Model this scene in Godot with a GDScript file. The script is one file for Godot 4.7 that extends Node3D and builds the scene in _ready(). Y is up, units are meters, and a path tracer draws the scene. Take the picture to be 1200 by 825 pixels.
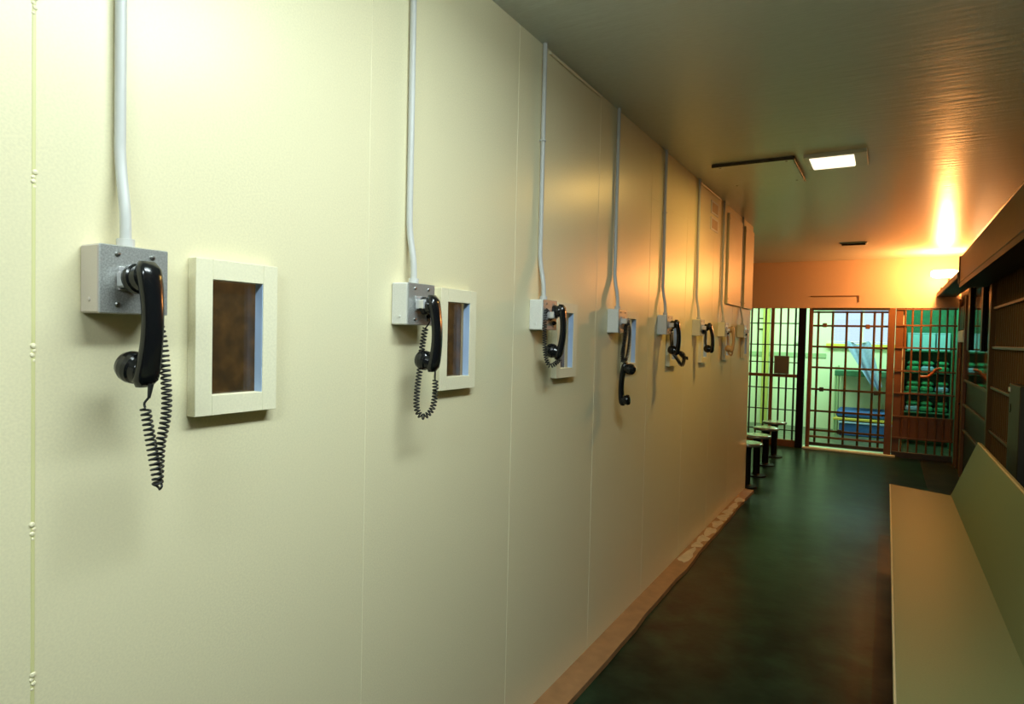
extends Node3D
# World: corridor wall with phones is the plane x = 0, the corridor runs towards -z, floor y = 0.
# Helper coordinates are (x, y, s) with s = -z, metres ahead of the camera.

const CEIL := 2.662
const FAR := 10.044
const BOX0 := 0.5835
const STEP := 0.801
var M := {}
var taken := {}

# ------------------------------------------------------------------ camera, sky, lights
func setup() -> void:
	var cam := Camera3D.new(); cam.name = "camera"
	cam.fov = 57.257; cam.near = 0.05; cam.far = 60.0
	cam.position = Vector3(1.196, 1.53, 0)
	cam.basis = Basis(Vector3.UP, deg_to_rad(30.135)) * Basis(Vector3.RIGHT, deg_to_rad(-1.556)) * Basis(Vector3.BACK, deg_to_rad(1.302))
	add_child(cam); cam.current = true
	var e := Environment.new()
	e.background_mode = Environment.BG_COLOR
	e.background_color = Color(0.80, 0.92, 1.0)
	e.background_energy_multiplier = 1.3
	e.tonemap_mode = Environment.TONE_MAPPER_LINEAR
	e.tonemap_exposure = 1.0
	e.sdfgi_enabled = true; e.ssao_enabled = true; e.ssil_enabled = true
	var we := WorldEnvironment.new(); we.environment = e; add_child(we)
	# wraparound fluorescent fittings on the ceiling, one just above the frame and one behind the camera:
	# each has an under face and two side faces
	var cool := Color(0.925, 0.985, 0.99)
	for f in [[0.95, 1.06], [-1.15, 1.15]]:
		area("fitting_underside_light", V(1.08, CEIL - 0.105, f[0]), Vector2(0.22, 1.3), cool, 3.4 * f[1])
		area("fitting_side_light", V(0.94, CEIL - 0.05, f[0]), Vector2(0.09, 1.3), cool, 0.55 * f[1], Basis(Vector3.BACK, -PI / 2))
		area("fitting_side_light", V(1.22, CEIL - 0.05, f[0]), Vector2(0.09, 1.3), cool, 0.55 * f[1], Basis(Vector3.BACK, PI / 2))
	# the small square fitting seen in the ceiling
	area("square_fitting_light", V(0.87, CEIL - 0.032, 4.465), Vector2(0.22, 0.25), Color(1.0, 0.80, 0.42), 1.7)
	# ceiling panels of the cell block behind the bars
	area("cell_block_light", V(-0.5, CEIL - 0.05, 11.35), Vector2(1.4, 0.4), Color(0.80, 1.0, 0.78), 7.0)
	area("cell_block_light_001", V(0.85, CEIL - 0.05, 11.5), Vector2(0.5, 0.4), Color(0.75, 1.0, 0.90), 3.0)
	area("store_light", V(1.75, CEIL - 0.05, 10.8), Vector2(0.3, 0.3), Color(0.6, 1.0, 0.8), 2.2)
	# added lamps, out of view, to light the prisoners' side of the phone wall
	for k in 3:
		area("added_booth_light_%03d" % (k + 1), V(-0.55, CEIL - 0.05, 0.6 + 2.2 * k), Vector2(0.2, 0.9), Color(1.0, 0.95, 0.85), 1.0)

func area(called: String, at: Vector3, size: Vector2, col: Color, energy: float, turn := Basis.IDENTITY) -> void:
	var l := AreaLight3D.new(); l.name = called
	l.area_size = size; l.light_color = col; l.light_energy = energy
	l.shadow_enabled = true; l.area_range = 20.0; l.area_attenuation = 2.0
	l.position = at
	l.basis = turn * Basis(Vector3.RIGHT, -PI / 2)   # faces down before the turn
	add_child(l, true)

# ------------------------------------------------------------------ helpers
func V(x: float, y: float, s: float) -> Vector3: return Vector3(x, y, -s)

func S() -> SurfaceTool:
	var st := SurfaceTool.new(); st.begin(Mesh.PRIMITIVE_TRIANGLES); return st

func tri(st: SurfaceTool, a: Vector3, b: Vector3, c: Vector3, na: Vector3, nb: Vector3, nc: Vector3) -> void:
	if (c - a).cross(b - a).dot(na + nb + nc) < 0.0:
		var t := b; b = c; c = t
		var n := nb; nb = nc; nc = n
	st.set_normal(na); st.add_vertex(a)
	st.set_normal(nb); st.add_vertex(b)
	st.set_normal(nc); st.add_vertex(c)

func quad(st: SurfaceTool, a: Vector3, b: Vector3, c: Vector3, d: Vector3, n: Vector3) -> void:
	tri(st, a, b, c, n, n, n); tri(st, a, c, d, n, n, n)

func bx(st: SurfaceTool, c: Vector3, size: Vector3, bev := 0.0, B := Basis.IDENTITY) -> void:
	# chamfered box
	var h := size * 0.5
	bev = minf(bev, minf(h.x, minf(h.y, h.z)) * 0.9)
	for ax in 3:
		for sg in [-1.0, 1.0]:
			var u := (ax + 1) % 3
			var w := (ax + 2) % 3
			var p: Array[Vector3] = []
			for q in [[-1, -1], [1, -1], [1, 1], [-1, 1]]:
				var v := Vector3.ZERO
				v[ax] = sg * h[ax]; v[u] = q[0] * (h[u] - bev); v[w] = q[1] * (h[w] - bev)
				p.append(c + B * v)
			var n := Vector3.ZERO; n[ax] = sg
			quad(st, p[0], p[1], p[2], p[3], B * n)
	if bev <= 0.0: return
	for ax in 3:
		var u := (ax + 1) % 3
		var w := (ax + 2) % 3
		for su in [-1.0, 1.0]:
			for sw in [-1.0, 1.0]:
				var p: Array[Vector3] = []
				for e in [[-1, 0], [1, 0], [1, 1], [-1, 1]]:
					var v := Vector3.ZERO
					v[ax] = e[0] * (h[ax] - bev)
					v[u] = su * (h[u] - (bev if e[1] == 1 else 0.0))
					v[w] = sw * (h[w] - (bev if e[1] == 0 else 0.0))
					p.append(c + B * v)
				var n := Vector3.ZERO; n[u] = su; n[w] = sw
				quad(st, p[0], p[1], p[2], p[3], (B * n).normalized())
	for sx in [-1.0, 1.0]:
		for sy in [-1.0, 1.0]:
			for sz in [-1.0, 1.0]:
				var g := Vector3(sx, sy, sz)
				var n := (B * g).normalized()
				var a := c + B * (g * Vector3(h.x, h.y - bev, h.z - bev))
				var b := c + B * (g * Vector3(h.x - bev, h.y, h.z - bev))
				var d := c + B * (g * Vector3(h.x - bev, h.y - bev, h.z))
				tri(st, a, b, d, n, n, n)

func span(st: SurfaceTool, a: Vector3, b: Vector3, bev := 0.0) -> void:
	# box between two opposite corners given as V(x, y, s)
	bx(st, (a + b) * 0.5, (b - a).abs(), bev)

func tube(st: SurfaceTool, pts: Array, rad: float, sides := 10, caps := true, r2 := -1.0) -> void:
	var n := pts.size()
	var t0: Vector3 = (pts[1] - pts[0]).normalized()
	var up := Vector3.UP if absf(t0.y) < 0.9 else Vector3.RIGHT
	var u := t0.cross(up).normalized()
	var rings := []
	for i in n:
		var t: Vector3 = (pts[mini(i + 1, n - 1)] - pts[maxi(i - 1, 0)]).normalized()
		u = (u - t * u.dot(t)).normalized()
		var w := t.cross(u)
		var r := rad if r2 < 0.0 else lerpf(rad, r2, float(i) / (n - 1))
		var ring := []
		for k in sides:
			var d := u * cos(TAU * k / sides) + w * sin(TAU * k / sides)
			ring.append([pts[i] + d * r, d])
		rings.append(ring)
	for i in n - 1:
		for k in sides:
			var a = rings[i][k]
			var b = rings[i][(k + 1) % sides]
			var c = rings[i + 1][(k + 1) % sides]
			var d = rings[i + 1][k]
			tri(st, a[0], b[0], c[0], a[1], b[1], c[1]); tri(st, a[0], c[0], d[0], a[1], c[1], d[1])
	if caps:
		for e in [0, n - 1]:
			var t: Vector3 = (pts[e] - pts[1 if e == 0 else n - 2]).normalized()
			for k in sides: tri(st, pts[e], rings[e][k][0], rings[e][(k + 1) % sides][0], t, t, t)

func lathe(st: SurfaceTool, prof: Array, o: Vector3, axis: Vector3, sides := 20) -> void:
	# prof: [radius, height] pairs along axis
	axis = axis.normalized()
	var u := axis.cross(Vector3.UP if absf(axis.y) < 0.9 else Vector3.RIGHT).normalized()
	var w := axis.cross(u)
	for i in prof.size() - 1:
		var p0 = prof[i]
		var p1 = prof[i + 1]
		var dr: float = p1[0] - p0[0]
		var dh: float = p1[1] - p0[1]
		for k in sides:
			var q := []
			for e in [[p0, k], [p0, k + 1], [p1, k + 1], [p1, k]]:
				var d := u * cos(TAU * e[1] / sides) + w * sin(TAU * e[1] / sides)
				q.append([o + axis * e[0][1] + d * e[0][0], (d * dh - axis * dr).normalized()])
			tri(st, q[0][0], q[1][0], q[2][0], q[0][1], q[1][1], q[2][1])
			tri(st, q[0][0], q[2][0], q[3][0], q[0][1], q[2][1], q[3][1])

func smooth_path(ctrl: Array, step := 0.004) -> Array:
	var cv := Curve3D.new()
	var n := ctrl.size()
	for i in n:
		var t: Vector3 = (ctrl[mini(i + 1, n - 1)] - ctrl[maxi(i - 1, 0)]) / 6.0
		cv.add_point(ctrl[i], -t, t)
	cv.bake_interval = step
	return Array(cv.get_baked_points())

func coil(st: SurfaceTool, ctrl: Array, r := 0.0068, pitch := 0.0058, wire := 0.0019) -> void:
	var p := smooth_path(ctrl, 0.0015)
	var t0: Vector3 = (p[1] - p[0]).normalized()
	var u := t0.cross(Vector3(0.3, 0.1, 1)).normalized()
	var out := []
	var run := 0.0
	var sub := 11.0
	var acc := 0.0
	for i in range(1, p.size()):
		var seg: Vector3 = p[i] - p[i - 1]
		var L := seg.length()
		var t := seg.normalized()
		while acc <= L:
			u = (u - t * u.dot(t)).normalized()
			var w := t.cross(u)
			var a := TAU * (run + acc) / pitch
			out.append(p[i - 1] + t * acc + (u * cos(a) + w * sin(a)) * r)
			acc += pitch / sub
		acc -= L
		run += L
	tube(st, out, wire, 5)

func numbered(called: String) -> String:
	if not taken.has(called):
		taken[called] = 0
		return called
	taken[called] += 1
	return "%s_%03d" % [called, taken[called]]

func meta(o: Node, label: String, category := "", group := "", kind := "") -> Node:
	if label != "": o.set_meta("label", label)
	if category != "": o.set_meta("category", category)
	if group != "": o.set_meta("group", group)
	if kind != "": o.set_meta("kind", kind)
	return o

func thing(called: String, at: Vector3, label: String, category := "", group := "", kind := "") -> Node3D:
	var o := Node3D.new(); o.name = numbered(called); o.position = at
	add_child(o); meta(o, label, category, group, kind); return o

func part(called: String, st, m: Material, parent: Node3D) -> MeshInstance3D:
	var o := MeshInstance3D.new(); o.name = called
	o.mesh = st if st is Mesh else st.commit()
	o.material_override = m
	parent.add_child(o, true); return o

func one(called: String, st, m: Material, at: Vector3, label: String, category := "", group := "", kind := "") -> MeshInstance3D:
	var o := MeshInstance3D.new(); o.name = numbered(called)
	o.mesh = st if st is Mesh else st.commit()
	o.material_override = m; o.position = at
	add_child(o); meta(o, label, category, group, kind); return o

func noise_img(seed_: int, freq: float, lo: float, hi: float, size := 512, oct := 4, sx := 1.0, sy := 1.0) -> ImageTexture:
	var n := FastNoiseLite.new(); n.seed = seed_; n.frequency = freq; n.fractal_octaves = oct
	n.noise_type = FastNoiseLite.TYPE_SIMPLEX_SMOOTH
	var img := Image.create(size, size, false, Image.FORMAT_RGB8)
	for y in size:
		for x in size:
			# seamless by blending the four wrapped copies
			var fx := float(x) / size
			var fy := float(y) / size
			var v := 0.0
			v += n.get_noise_2d(x * sx, y * sy) * (1 - fx) * (1 - fy) + n.get_noise_2d((x - size) * sx, y * sy) * fx * (1 - fy)
			v += n.get_noise_2d(x * sx, (y - size) * sy) * (1 - fx) * fy + n.get_noise_2d((x - size) * sx, (y - size) * sy) * fx * fy
			var g := clampf(lerpf(lo, hi, clampf(v * 0.9 + 0.5, 0, 1)), 0, 1)
			img.set_pixel(x, y, Color(g, g, g))
	img.generate_mipmaps()
	return ImageTexture.create_from_image(img)

func lin(r: float, g: float, b: float) -> Color: return Color(r, g, b).linear_to_srgb()

func mat(c: Color, rough := 0.5, metal := 0.0, tex: Texture2D = null, scale := Vector3.ONE, bump: Texture2D = null, bump_cm := 0.0) -> StandardMaterial3D:
	var m := StandardMaterial3D.new()
	m.albedo_color = c; m.roughness = rough; m.metallic = metal
	if tex or bump:
		m.uv1_triplanar = true; m.uv1_world_triplanar = true; m.uv1_scale = scale
	if tex: m.albedo_texture = tex
	if bump:
		m.heightmap_enabled = true; m.heightmap_texture = bump; m.heightmap_scale = bump_cm
	return m

func materials() -> void:
	var mottle := noise_img(3, 0.02, 0.86, 1.0)
	var speck := noise_img(4, 0.14, 0.955, 1.0, 512, 3)
	var fine := noise_img(5, 0.09, 0.80, 1.0, 512, 3)
	var grime := noise_img(11, 0.012, 0.45, 1.0, 512, 6)
	var peel := noise_img(21, 0.06, 0.0, 1.0, 512, 2)
	var brush := noise_img(31, 0.02, 0.0, 1.0, 512, 3, 1.0, 1.0)
	var worn := noise_img(41, 0.02, 0.55, 1.0, 512, 5)
	M.wall = mat(lin(0.81, 0.75, 0.50), 0.34, 0, speck, Vector3(2.2, 2.2, 2.2), peel, 0.006)
	M.seam = mat(lin(0.83, 0.77, 0.53), 0.4)
	M.weld = mat(lin(0.68, 0.66, 0.32), 0.45)
	M.ceiling = mat(lin(0.68, 0.73, 0.70), 0.30, 0, speck, Vector3(0.25, 1.0, 1.6), brush, 0.10)
	M.floor = mat(lin(0.018, 0.042, 0.022), 0.28, 0, grime, Vector3(0.6, 0.6, 0.6), peel, 0.02)
	M.floor_brown = mat(lin(0.050, 0.032, 0.016), 0.35, 0, grime, Vector3(0.6, 0.6, 0.6))
	M.curb = mat(lin(0.36, 0.20, 0.09), 0.55, 0, mottle, Vector3(0.8, 0.8, 0.8))
	M.curb_worn = mat(lin(0.60, 0.53, 0.38), 0.6, 0, mottle, Vector3(1, 1, 1))
	M.header = mat(lin(0.62, 0.46, 0.34), 0.4, 0, speck)
	M.white = mat(lin(0.78, 0.78, 0.74), 0.4, 0, speck, Vector3(2, 2, 2))
	M.pipe = mat(lin(0.56, 0.57, 0.55), 0.4)
	M.frame = mat(lin(0.84, 0.80, 0.58), 0.4, 0, speck, Vector3(2, 2, 2))
	M.bluish_light = mat(lin(0.36, 0.50, 0.74), 0.35)  # blue standing in for cool light on window reveals and carton lids
	M.boxpaint = mat(lin(0.62, 0.55, 0.48), 0.45, 0, speck, Vector3(5, 5, 5))
	M.steel = mat(lin(0.64, 0.66, 0.64), 0.34, 0.65, fine, Vector3(5, 5, 5))
	M.chrome = mat(lin(0.80, 0.80, 0.82), 0.25, 0.6)
	M.screw = mat(lin(0.35, 0.36, 0.35), 0.3, 1.0)
	M.black = mat(lin(0.006, 0.007, 0.008), 0.16)
	M.cord = mat(lin(0.008, 0.009, 0.008), 0.35)
	M.tan_plastic = mat(lin(0.45, 0.30, 0.15), 0.35)
	M.bench = mat(lin(0.15, 0.165, 0.07), 0.44, 0, speck, Vector3(1.5, 1.5, 1.5))
	M.bench_edge = mat(lin(0.42, 0.36, 0.20), 0.5)
	M.dark_steel = mat(lin(0.030, 0.020, 0.010), 0.4, 0, worn)
	M.grille_bar = mat(lin(0.090, 0.055, 0.022), 0.42)
	M.bar_brown = mat(lin(0.17, 0.075, 0.022), 0.4)
	M.bar_dark = mat(lin(0.035, 0.028, 0.012), 0.4)
	M.housing = mat(lin(0.060, 0.036, 0.015), 0.45, 0, mottle)
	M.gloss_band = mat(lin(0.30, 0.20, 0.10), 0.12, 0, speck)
	M.blackpaint = mat(lin(0.008, 0.007, 0.006), 0.45)
	M.mint = mat(lin(0.70, 0.78, 0.60), 0.5, 0, speck)
	M.mint_dark = mat(lin(0.30, 0.42, 0.26), 0.5)
	M.teal = mat(lin(0.05, 0.20, 0.12), 0.5, 0, mottle)
	M.back_floor = mat(lin(0.12, 0.15, 0.10), 0.35, 0, grime)
	M.blue = mat(lin(0.03, 0.12, 0.50), 0.7, 0, fine, Vector3(2, 2, 2))
	M.sky_cloth = mat(lin(0.36, 0.50, 0.85), 0.8, 0, mottle, Vector3(2, 2, 2))
	M.green_cloth = mat(lin(0.05, 0.34, 0.18), 0.8, 0, fine, Vector3(2, 2, 2))
	M.pale_blue = mat(lin(0.42, 0.62, 0.85), 0.6)
	M.yellow = mat(lin(0.62, 0.48, 0.08), 0.5)
	M.booth = mat(lin(0.26, 0.14, 0.035), 0.6, 0, worn, Vector3(0.8, 0.8, 0.8))
	M.pale_board = mat(lin(0.78, 0.66, 0.40), 0.36, 0, speck)
	M.seat_top = mat(lin(0.30, 0.33, 0.30), 0.22, 0.6)
	M.orange = mat(lin(0.55, 0.16, 0.04), 0.4)
	M.plate_grey = mat(lin(0.10, 0.12, 0.10), 0.5)
	var g := StandardMaterial3D.new()
	g.transparency = BaseMaterial3D.TRANSPARENCY_ALPHA
	g.albedo_color = Color(0.25, 0.32, 0.28, 0.05); g.roughness = 0.03
	M.glass = g
	for k in ["floor", "floor_brown", "bench"]: M[k].metallic_specular = 0.17
	for k in ["dark_steel", "grille_bar", "blackpaint", "housing"]: M[k].metallic_specular = 0.2
	var dg := mat(lin(0.012, 0.012, 0.008), 0.05)
	M.dark_glass = dg
	M.lens_warm = mat(Color(1, 0.95, 0.85), 0.4); M.lens_warm.emission_enabled = true
	M.lens_warm.emission = Color(1.0, 0.93, 0.80); M.lens_warm.emission_energy_multiplier = 1.6
	M.lens_cool = mat(Color(0.95, 1, 0.95), 0.4); M.lens_cool.emission_enabled = true
	M.lens_cool.emission = Color(0.9, 1.0, 0.88); M.lens_cool.emission_energy_multiplier = 1.5
	M.bulb = mat(Color(1, 0.9, 0.7), 0.4); M.bulb.emission_enabled = true
	M.bulb.emission = Color(1.0, 0.90, 0.72); M.bulb.emission_energy_multiplier = 9.0

# ------------------------------------------------------------------ setting
func build_shell() -> void:
	var st := S()
	span(st, V(-1.7, -0.1, -2.6), V(2.2, 0.0, FAR + 0.05)); one("floor", st, M.floor, Vector3.ZERO, "dark green painted concrete floor of the corridor", "", "", "structure")
	st = S(); span(st, V(1.62, 0.0, 5.9), V(1.97, 0.003, FAR - 0.03)); span(st, V(1.19, 0.0, -2.4), V(1.97, 0.003, 5.9))
	one("trim_1", st, M.floor_brown, Vector3.ZERO, "red-brown painted floor border along the barred wall", "", "", "structure")
	st = S(); span(st, V(-1.7, CEIL, -2.6), V(2.3, CEIL + 0.12, FAR + 0.1)); one("ceiling", st, M.ceiling, Vector3.ZERO, "glossy olive-painted corridor ceiling", "", "", "structure")
	st = S(); span(st, V(-1.7, 0, -2.6), V(2.3, CEIL, -2.5)); one("wall_back", st, M.housing, Vector3.ZERO, "brown end wall of the corridor", "", "", "structure")
	# --- phone wall: sheet-steel panels, each with its opening
	var w := thing("wall_left", Vector3.ZERO, "cream painted steel panel wall carrying the row of telephones", "", "", "structure")
	var seams := [-2.5]
	for i in range(-3, 9): seams.append(0.514 + 0.776 * i)
	seams[seams.size() - 1] = 6.836
	for i in seams.size() - 1:
		var a: float = seams[i] + 0.0012
		var b: float = seams[i + 1] - 0.0012
		st = S()
		var hole := -1
		for k in 8:
			if 0.83 + STEP * k > a and 0.93 + STEP * k < b: hole = k
		if hole < 0:
			span(st, V(-0.03, 0, a), V(0, CEIL, b))
		else:
			var h0 := 0.785 + STEP * hole
			var h1 := 0.970 + STEP * hole
			span(st, V(-0.03, 0, a), V(0, CEIL, h0)); span(st, V(-0.03, 0, h1), V(0, CEIL, b))
			span(st, V(-0.03, 0, h0), V(0, 1.362, h1)); span(st, V(-0.03, 1.658, h0), V(0, CEIL, h1))
		part("panel", st, M.wall, w)
		if i + 2 < seams.size():
			var sw := 0.0028 if absf(seams[i + 1] - 0.514) < 0.01 else 0.0011
			st = S(); span(st, V(-0.025, 0, seams[i + 1] - sw), V(0.0009, CEIL, seams[i + 1] + sw), 0.0006)
			part("seam", st, M.weld if absf(seams[i + 1] - 0.514) < 0.01 else M.seam, w)
	st = S(); span(st, V(0, 2.336, 3.62), V(0.0014, 2.340, 6.83), 0.0006); part("seam", st, M.seam, w)
	for y in [2.05, 1.774, 1.494, 1.202, 0.953, 0.68, 0.40]:
		st = S()
		for q in [[0.0, 0.0050, 0.0036], [-0.008, 0.0036, 0.0022], [-0.015, 0.0042, 0.0028], [-0.024, 0.0030, 0.0018]]:
			lathe(st, [[0.0, q[2]], [q[1] * 0.7, q[2] * 0.75], [q[1], 0.0]], V(0, y + q[0], 0.514 + 0.0015 * sin(y * 40.0 + q[0] * 300.0)), Vector3.RIGHT, 9)
		part("weld_bead", st, M.seam, w)
	# caulk at the ceiling joint
	st = S(); tube(st, [V(0.004, CEIL - 0.012, 2.30), V(0.006, CEIL - 0.016, 2.55), V(0.004, CEIL - 0.011, 2.83)], 0.006, 6); part("caulk", st, M.frame, w)
	st = S(); tube(st, [V(0.004, CEIL - 0.012, 4.68), V(0.006, CEIL - 0.014, 5.0), V(0.004, CEIL - 0.011, 5.32)], 0.006, 6); part("caulk", st, M.frame, w)
	# return of the wall at its far end and the prisoners' side room
	st = S(); span(st, V(-1.7, 0, 6.72), V(-0.1, CEIL, 6.836)); one("wall_return", st, M.wall, Vector3.ZERO, "cream end of the phone wall facing the stools", "", "", "structure")
	st = S(); span(st, V(-1.7, 0, -2.5), V(-1.6, CEIL, FAR)); one("wall_outer", st, M.booth, Vector3.ZERO, "brown wall seen through the viewing windows", "", "", "structure")
	# --- curb along the phone wall
	var cb := thing("baseboard_left", Vector3.ZERO, "low brown painted curb along the foot of the phone wall", "", "", "structure")
	st = S()
	var rng := RandomNumberGenerator.new(); rng.seed = 9
	var prev := 0.132
	var s := -2.4
	while s < 6.80:
		var s2: float = minf(s + 0.2, 6.82)
		var e := 0.138 + rng.randf_range(-0.008, 0.008) - 0.008 * maxf(s2, 0)
		var q := [V(0, 0.028, s), V(prev, 0.022, s), V(e, 0.022, s2), V(0, 0.028, s2)]
		quad(st, q[0], q[1], q[2], q[3], Vector3.UP)
		quad(st, V(prev, 0.022, s), V(prev + 0.004, 0, s), V(e + 0.004, 0, s2), V(e, 0.022, s2), Vector3.RIGHT)
		prev = e; s = s2
		if s > 6.81: break
	quad(st, V(0, 0.028, s), V(prev, 0.022, s), V(prev, 0, s), V(0, 0, s), Vector3.FORWARD)
	part("curb_run", st, M.curb, cb)
	var p0 := 4.3
	for k in 9:
		var len := rng.randf_range(0.12, 0.34)
		if p0 + len > 6.75: break
		st = S(); var wd := rng.randf_range(0.05, 0.075)
		var c := V(0.05, 0.0275, p0 + len / 2)
		var n := 12
		for i in n:
			var a0 := TAU * i / n
			var a1 := TAU * (i + 1) / n
			var r0 := 1.0 + 0.22 * sin(3.0 * a0 + k) + 0.1 * cos(5.0 * a0 + 2 * k)
			var r1 := 1.0 + 0.22 * sin(3.0 * a1 + k) + 0.1 * cos(5.0 * a1 + 2 * k)
			tri(st, c, c + Vector3(cos(a0) * wd * 0.62 * r0, -0.002 * cos(a0), sin(a0) * len * 0.55 * r0), c + Vector3(cos(a1) * wd * 0.62 * r1, -0.002 * cos(a1), sin(a1) * len * 0.55 * r1), Vector3.UP, Vector3.UP, Vector3.UP)
		part("worn_patch", st, M.curb_worn, cb)
		p0 += len + rng.randf_range(0.0, 0.05)
	# --- far wall header
	var hd := thing("wall_far", Vector3.ZERO, "orange-lit solid header above the cell bars at the corridor end", "", "", "structure")
	st = S(); span(st, V(-1.7, 2.0, FAR), V(2.3, CEIL, FAR + 0.12)); part("header", st, M.header, hd)
	st = S(); span(st, V(0.24, 2.160, FAR - 0.012), V(0.85, 2.172, FAR)); span(st, V(0.838, 2.08, FAR - 0.012), V(0.85, 2.160, FAR)); part("strip", st, M.bar_brown, hd)
	# --- right wall
	var rw := thing("wall_right", Vector3.ZERO, "dark brown barred steel wall behind the bench", "", "", "structure")
	st = S(); span(st, V(2.03, 0, -2.5), V(2.15, CEIL, 6.9)); part("backing_sheet", st, M.dark_steel, rw)
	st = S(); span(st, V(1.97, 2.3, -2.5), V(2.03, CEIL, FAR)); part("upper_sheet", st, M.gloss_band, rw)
	var bar := S(); tube(bar, [Vector3(0, 0, 0), Vector3(0, 2.3, 0)], 0.012, 8); var barm := bar.commit()
	var k2 := 0.3
	while k2 < 6.8:
		part("bar", barm, M.grille_bar, rw).position = V(1.998, 0.0, k2)
		k2 += 0.095
	for y in [0.42, 0.80, 1.17, 1.51, 1.845, 2.13]:
		st = S(); span(st, V(1.972, y - 0.012, -2.5), V(2.0, y + 0.012, 6.85), 0.003); part("flat_bar", st, M.grille_bar, rw)
	st = S(); span(st, V(1.955, 0, 6.82), V(2.03, 2.3, 6.92), 0.005); part("post", st, M.grille_bar, rw)
	# glazed steel leaf beyond the bars
	st = S(); span(st, V(2.0, 0, 6.92), V(2.15, CEIL, FAR)); part("steel_sheet", st, M.dark_steel, rw)
	st = S(); span(st, V(1.985, 1.12, 6.93), V(2.0, 2.14, 9.0)); part("glazing", st, M.dark_glass, rw)
	for y in [0.55, 0.84, 1.12]:
		st = S(); span(st, V(1.975, y - 0.014, 6.93), V(2.0, y + 0.014, 9.1), 0.003); part("flat_bar", st, M.grille_bar, rw)
	for a in [[7.42, 0.13], [8.50, 0.20]]:
		st = S(); span(st, V(1.960, 1.47, a[0]), V(1.985, 2.2, a[0] + a[1]), 0.004); part("mullion", st, M.blackpaint, rw)
	for a in [[9.02, 0.04], [9.80, 0.05]]:
		st = S(); span(st, V(1.965, 0, a[0]), V(2.0, 2.1, a[0] + a[1]), 0.004); part("post", st, M.bar_brown, rw)
	# --- overhead door-gear housing
	var hs := thing("gear_housing", Vector3.ZERO, "long brown overhead steel housing running along the barred wall under the ceiling", "housing")
	st = S(); span(st, V(1.75, 2.09, -2.5), V(1.948, 2.33, 7.15), 0.006); part("deep_section", st, M.housing, hs)
	st = S(); span(st, V(1.735, 2.14, 7.16), V(1.948, 2.20, FAR - 0.01), 0.006); part("shallow_section", st, M.housing, hs)
	st = S(); span(st, V(1.742, 2.085, 7.13), V(1.948, 2.335, 7.165), 0.003); part("end_flange", st, M.bar_dark, hs)
	st = S(); span(st, V(1.752, 2.05, -2.5), V(1.948, 2.089, 7.15)); part("under_shade_strip", st, M.blackpaint, hs)  # black strip put in for the shade under the housing
	# --- spaces behind the bars
	st = S(); span(st, V(-1.7, -0.1, FAR + 0.05), V(2.3, 0, 13.0)); one("floor_cells", st, M.back_floor, Vector3.ZERO, "grey-green floor of the cell block behind the bars", "", "", "structure")
	st = S(); span(st, V(-1.7, CEIL, FAR + 0.1), V(2.3, CEIL + 0.12, 13.0)); one("ceiling_cells", st, M.mint, Vector3.ZERO, "pale ceiling of the cell block", "", "", "structure")
	st = S(); span(st, V(-1.8, 0, FAR), V(-1.6, CEIL, 13.0)); one("wall_cells_side", st, M.mint, Vector3.ZERO, "pale green side wall of the cell block", "", "", "structure")
	st = S(); span(st, V(2.05, 0, FAR + 0.0), V(2.3, CEIL, 13.0)); one("wall_store_side", st, M.teal, Vector3.ZERO, "green side wall of the store behind the barred screen", "", "", "structure")
	st = S(); span(st, V(1.34, 0, FAR + 0.12), V(1.40, CEIL, 12.6)); one("wall_partition", st, M.mint, Vector3.ZERO, "pale partition between the cell and the store", "", "", "structure")
	st = S(); span(st, V(1.40, 0, 11.75), V(2.05, CEIL, 11.85)); one("wall_store_back", st, M.teal, Vector3.ZERO, "green back wall of the store", "", "", "structure")
	var wb := thing("wall_cells_back", Vector3.ZERO, "pale mint back wall of the cell block with a bright window", "", "", "structure")
	st = S()
	span(st, V(-1.7, 0, 12.6), V(0.36, CEIL, 12.72)); span(st, V(1.28, 0, 12.6), V(2.3, CEIL, 12.72))
	span(st, V(0.36, 0, 12.6), V(1.28, 1.50, 12.72)); span(st, V(0.36, 2.12, 12.6), V(1.28, CEIL, 12.72))
	part("wall_face", st, M.mint, wb)
	st = S(); span(st, V(-1.6, 1.24, 12.585), V(0.28, 1.32, 12.6)); part("dado_strip", st, M.mint_dark, wb)
	st = S(); span(st, V(-0.77, 0, 12.5), V(-0.66, CEIL, 12.6), 0.004); part("pilaster", st, mat(lin(0.40, 0.40, 0.10), 0.5), wb)
	var wn := thing("window_9", Vector3.ZERO, "bright barred daylight window in the cell", "", "", "structure")
	st = S(); span(st, V(0.36, 1.50, 12.64), V(1.28, 2.12, 12.65)); part("pane", st, M.glass, wn)
	for x in [0.36, 0.82, 1.25]:
		st = S(); span(st, V(x, 1.50, 12.60), V(x + 0.03, 2.12, 12.64), 0.003); part("muntin", st, M.white, wn)
	st = S(); span(st, V(0.28, 1.44, 12.52), V(1.34, 1.50, 12.6), 0.004); part("sill", st, M.yellow, wn)
	# threshold
	st = S(); span(st, V(0.20, 0, FAR - 0.06), V(1.34, 0.03, FAR + 0.12), 0.006); one("trim_2", st, M.mint, Vector3.ZERO, "pale worn threshold under the barred gate", "", "", "structure")

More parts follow.
